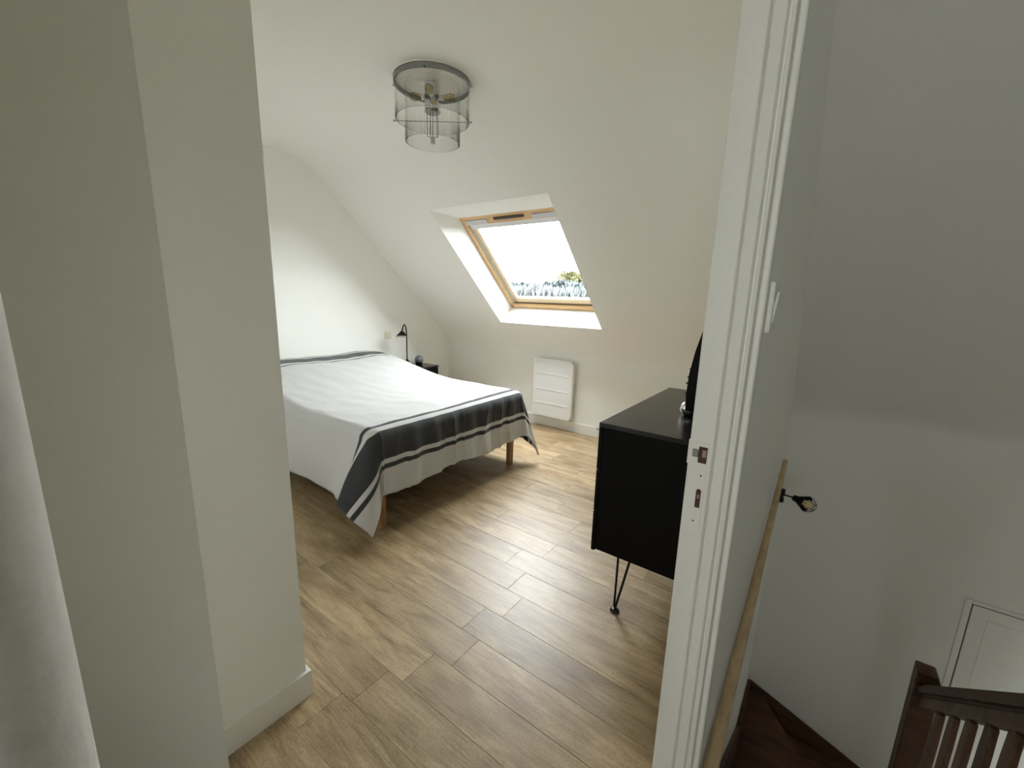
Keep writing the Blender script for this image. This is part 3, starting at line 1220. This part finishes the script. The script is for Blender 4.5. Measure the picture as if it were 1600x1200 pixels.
cpart('top', (DX0 - .018, DY0, DZ1 - .019), (DX1, DY1, DZ1), m_blacktop)
cpart('side_panel', (DX0, DY0 + .003, DZ0), (DX1, DY0 + .021, DZ1 - .019), m_black)
cpart('side_panel', (DX0, DY1 - .021, DZ0), (DX1, DY1 - .003, DZ1 - .019), m_black)
cpart('bottom_panel', (DX0, DY0 + .021, DZ0), (DX1, DY1 - .021, DZ0 + .018), m_black)
cpart('back_panel', (DX1 - .008, DY0 + .021, DZ0 + .018), (DX1, DY1 - .021, DZ1 - .019), m_black)
dh = (DZ1 - .019 - DZ0 + .010) / 3
for i in range(3):
    za = DZ0 - .010 + dh * i + .0015
    dr = cpart('drawer', (DX0 - .018, DY0 + .002, za), (DX0 - .001, DY1 - .002, za + dh - .003), m_black)
    for y in (DY0 + .22, DY1 - .22):
        bm = BM()
        lathe(bm, [(0, .024), (.009, .023), (.012, .017), (.009, .011), (.005, .008), (.005, 0)], 16, (-1, 0, 0), Vector((DX0 - .018, y, za + dh * .5)) - cc)
        obj('knob', bm, m_chrome, dr, True)
    if i == 2:
        bm = BM()
        lathe(bm, [(0, .020), (.006, .019), (.008, .013), (.005, .006), (.005, 0)], 16, (-1, 0, 0), Vector((DX0 - .018, DY0 + .020, DZ1 - .034)) - cc)
        obj('knob', bm, m_chrome, dr, True)
for x, sxx in ((DX0 + .09, 1), (DX1 - .06, -1)):
    for y, syy in ((DY0 + .066, 1), (DY1 - .066, -1)):
        bm = BM()
        f0 = Vector((x, y, .010)) - cc
        tube(bm, [Vector((x - .004, y + syy * .0, DZ0)) - cc, f0 + Vector((-.004, 0, .02)), f0, f0 + Vector((.004, 0, .02)),
                  Vector((x + sxx * .052, y + syy * .012, DZ0)) - cc], .0052, 8)
        box(bm, Vector((x - .03, y - .022, DZ0 - .004)) - cc, Vector((x + .07, y + .03, DZ0)) - cc)
        lg = obj('hairpin_leg', bm, m_blackmetal, ch, True)
        bm = BM()
        lathe(bm, [(0, 0), (.019, 0), (.0215, .004), (.017, .010), (.008, .014), (0, .014)], 20, None, Vector((x, y, 0)) - cc)
        smooth_by_angle(obj('foot_cap', bm, m_footcap, lg))

# ---- television seen from its edge on the chest
tvt = thing('television', 'flat black television seen edge-on, on the chest of drawers', 'television', (-.40, 2.20, DZ1))
bm = BM()
edge = [(-.052, .030), (-.056, .10), (-.053, .19), (-.038, .29), (-.018, .375), (.004, .44), (.012, .44), (.010, .36), (.020, .26), (.028, .14), (.026, .03), (-.01, .024)]
prism(bm, edge, 1, -.30, .30)
smooth_by_angle(obj('casing', bm, m_plastic, tvt), 30)
bm = BM()
fr_ = [(-.0545, .075), (-.0575, .10), (-.0545, .19), (-.0395, .29), (-.0195, .375), (-.006, .42), (-.003, .42), (-.0185, .36), (-.0385, .27), (-.0525, .17), (-.053, .08)]
prism(bm, fr_, 1, -.285, .285)
smooth_by_angle(obj('screen', bm, m_screen, tvt), 30)
bm = BM()
lathe(bm, [(0, 0), (.018, 0), (.030, .010), (.036, .026), (.034, .042), (.024, .057), (.010, .065), (0, .066)], 28, None, (-.047, -.262, 0))
smooth_by_angle(obj('chrome_foot', bm, m_chrome, tvt), 60)
bm = BM()
lathe(bm, [(0, 0), (.018, 0), (.030, .010), (.036, .026), (.034, .042), (.024, .057), (.010, .065), (0, .066)], 28, None, (-.047, .262, 0))
smooth_by_angle(obj('chrome_foot', bm, m_chrome, tvt), 60)
bm = BM()
box(bm, (-.03, -.25, .0), (.05, .25, .035), .006, 2)
obj('stand', bm, m_plastic, tvt)
for x, z in ((-.0565, .106), (-.0550, .150), (-.0525, .176), (-.0475, .212)):
    bm = BM()
    lathe(bm, [(0, .007), (.0045, .006), (.005, 0)], 10, (-1, 0, 0), (x, -.294, z))
    obj('button', bm, m_darkchrome, tvt)

# ---- ceiling lamp of two tiers of glass rods
CLX, CLY = -1.905, 1.785
lamp = thing('ceiling_lamp', 'round chrome ceiling lamp with two tiers of hanging clear glass rods', 'lamp', (CLX, CLY, CEIL))
bm = BM()
lathe(bm, [(0, 0), (.212, 0), (.214, -.004), (.208, -.010)], 56)
obj('ceiling_plate', bm, m_white, lamp, True)
bm = BM()
lathe(bm, [(.206, -.008), (.206, -.036), (.200, -.036), (.199, -.012)], 56)
smooth_by_angle(obj('canopy_ring', bm, m_darkchrome, lamp))
bm = BM()
lathe(bm, [(0, -.011), (.199, -.011), (.199, -.013), (0, -.013)], 56)
obj('canopy_disc', bm, m_white, lamp)  # white colour stands in for the ceiling's reflection in the disc
ux = Vector((.336, .245, 0)).normalized()
uy = Vector((-ux.y, ux.x, 0))
n_out, n_in = 84, 60
for nm, nn, rad, za, zb in (('outer_rods', n_out, .196, -.032, -.205), ('inner_rods', n_in, .145, -.032, -.315)):
    bm = BM()
    for i in range(nn):
        a = 2 * math.pi * i / nn
        tube(bm, [(rad * math.cos(a), rad * math.sin(a), za), (rad * math.cos(a), rad * math.sin(a), zb)], .0042, 6)
    o = obj(nm, bm, m_rod, lamp, True)
    o['kind'] = 'stuff'
for rad, z in ((.197, -.204), (.146, -.314)):
    bm = BM()
    tube(bm, [(rad * math.cos(t), rad * math.sin(t), z) for t in [2 * math.pi * i / 56 for i in range(57)]], .0022, 6)
    obj('rod_rim', bm, clear_glass('rim_glass', (.97, .97, .97), .10, .05) if 'rim_glass' not in bpy.data.materials else bpy.data.materials['rim_glass'], lamp, True)
bm = BM()
tube(bm, [ux * -.216 + Vector((0, 0, -.205)), ux * .216 + Vector((0, 0, -.205))], .0024, 8)
for s in (-1, 1):
    tube(bm, [ux * (s * .206) + Vector((0, 0, -.205)), ux * (s * .217) + Vector((0, 0, -.205))], .005, 8)
obj('cross_bar', bm, m_darkchrome, lamp)
for v_ in (ux, -ux, -uy, uy):
    bm = BM()
    tube(bm, [v_ * .200 + Vector((0, 0, -.030)), v_ * .217 + Vector((0, 0, -.030))], .0042, 8)
    obj('ring_screw', bm, m_darkchrome, lamp)
bm = BM()
box(bm, (-.038, -.030, -.150), (.038, .030, -.014), .003, 1, rot=Matrix.Rotation(math.atan2(ux.y, ux.x), 3, 'Z'), mid=(0, 0, -.07))
obj('centre_block', bm, m_chrome, lamp)
bm = BM()
lathe(bm, [(0, -.150), (.036, -.150), (.044, -.156), (.036, -.164), (0, -.166)], 24)
smooth_by_angle(obj('centre_cap', bm, m_darkchrome, lamp))
for v_ in (ux, -ux, uy, -uy):
    bm = BM()
    lathe(bm, [(0, .026), (.012, .026), (.014, .060), (0, .060)], 16, v_, (0, 0, -.085))
    lh = obj('lamp_holder', bm, m_white, lamp, True)
    bm = BM()
    lathe(bm, [(.010, .058), (.016, .075), (.021, .098), (.015, .118), (0, .124)], 16, v_, (0, 0, -.085))
    obj('bulb', bm, m_bulbclear, lh, True)
bm = BM()
for q in (-.028, -.016, .020, .030):
    p = ux * q + uy * (.012 if q in (-.016, .020) else -.012)
    tube(bm, [p + Vector((0, 0, -.145)), p + Vector((0, 0, -.285))], .0018, 6)
obj('hanging_wire', bm, m_darkchrome, lamp)
bm = BM()
box(bm, (-.009, -.009, -.318), (.009, .009, -.282), .001, 1)
obj('end_weight', bm, m_brushed, lamp)
bm = BM()
tube(bm, [(0, 0, -.15), (0, 0, -.285)], .0022, 6)
tube(bm, [ux * -.03 + Vector((0, 0, -.282)), ux * .032 + Vector((0, 0, -.282))], .0016, 6)
obj('centre_wire', bm, m_darkchrome, lamp)

# ================================================================== OUTSIDE
GZ = -2.9
bm = BM()
box(bm, (-260, 4.6, GZ - .5), (160, 320, GZ))
struct(obj('ground', bm, m_ground))


def tree(name, label, x, y, h, wid, m, leaf, nleaf, seed, group=None, trunk=.35):
    rnd = random.Random(seed)
    t = thing(name, label, 'tree', (x, y, GZ), 0, group)
    bm = BM()
    tube(bm, [(0, 0, -.1), (rnd.uniform(-.1, .1), 0, h * .3), (rnd.uniform(-.3, .3), rnd.uniform(-.2, .2), h * .75)], [.22, .16, .05], 7)
    obj('trunk', bm, m_bark, t)
    bm = BM()
    lobes = []
    for i in range(7):
        lobes.append((Vector((rnd.uniform(-.42, .42) * wid, rnd.uniform(-.3, .3) * wid, h * rnd.uniform(trunk, .82))), wid * rnd.uniform(.22, .36), h * rnd.uniform(.12, .2)))
    lobes.append((Vector((0, 0, h * .72)), wid * .3, h * .26))
    for i in range(nleaf):
        c, rw, rh = rnd.choice(lobes)
        d = Vector((rnd.gauss(0, 1), rnd.gauss(0, 1), rnd.gauss(0, 1))).normalized() * rnd.uniform(.55, 1.0) ** .5
        p = c + Vector((d.x * rw, d.y * rw, d.z * rh))
        a = Vector((rnd.gauss(0, 1), rnd.gauss(0, 1), rnd.gauss(0, 1))).normalized()
        b = a.cross(Vector((rnd.gauss(0, 1), rnd.gauss(0, 1), rnd.gauss(0, 1)))).normalized()
        s = leaf * rnd.uniform(.6, 1.3)
        bm.faces.new([bm.verts.new(p + a * s), bm.verts.new(p + b * s * .5), bm.verts.new(p - a * s), bm.verts.new(p - b * s * .5)])
    o = obj('crown', bm, m, t)
    return t


tree('yellow_tree', 'yellow green round tree rising above the far grey treeline', -37.6, 66, 9.3, 5.6, m_leafy, .42, 2600, 77, None, .55)


def foliage_band(name, label, cat, x0, x1, y0, y1, top, m, n, ln, wd, upright, seed):
    rnd = random.Random(seed)
    vs, fs = [], []
    for i in range(n):
        x, y = rnd.uniform(x0, x1), rnd.uniform(y0, y1)
        tz = top + .45 * mnoise.noise(Vector((x * .22, 0, seed))) + .45 * mnoise.noise(Vector((x * .9, y * .5, seed)))
        t = rnd.random() ** .8
        p = Vector((x, y, GZ + (tz - GZ) * t))
        a = Vector((rnd.gauss(0, 1), rnd.gauss(0, 1), rnd.gauss(0, 1))).normalized()
        if upright:
            a = (a * .45 + Vector((0, 0, 1))).normalized()
        b = a.cross(Vector((rnd.gauss(0, 1), rnd.gauss(0, 1), rnd.gauss(0, 1)))).normalized()
        q = rnd.uniform(.6, 1.3)
        k = len(vs)
        vs += [p + a * ln * q, p + b * wd * q, p - a * ln * q, p - b * wd * q]
        fs.append((k, k + 1, k + 2, k + 3))
    me = bpy.data.meshes.new(name)
    me.from_pydata([tuple(v) for v in vs], [], fs)
    me.materials.append(m)
    o = bpy.data.objects.new(name, me)
    COL.objects.link(o)
    tag(o, label, cat)
    o['kind'] = 'stuff'
    return o


foliage_band('distant_treeline', 'grey green treeline far off, seen through the roof window', 'trees', -78, -8, 57, 62, 3.7, m_leafb, 34000, .42, .24, False, 5)
foliage_band('silvery_reeds', 'pale silvery plumes of tall growth in front of the treeline', 'plants', -56, -8, 43, 46, 2.5, m_leafp, 16000, .55, .12, True, 9)
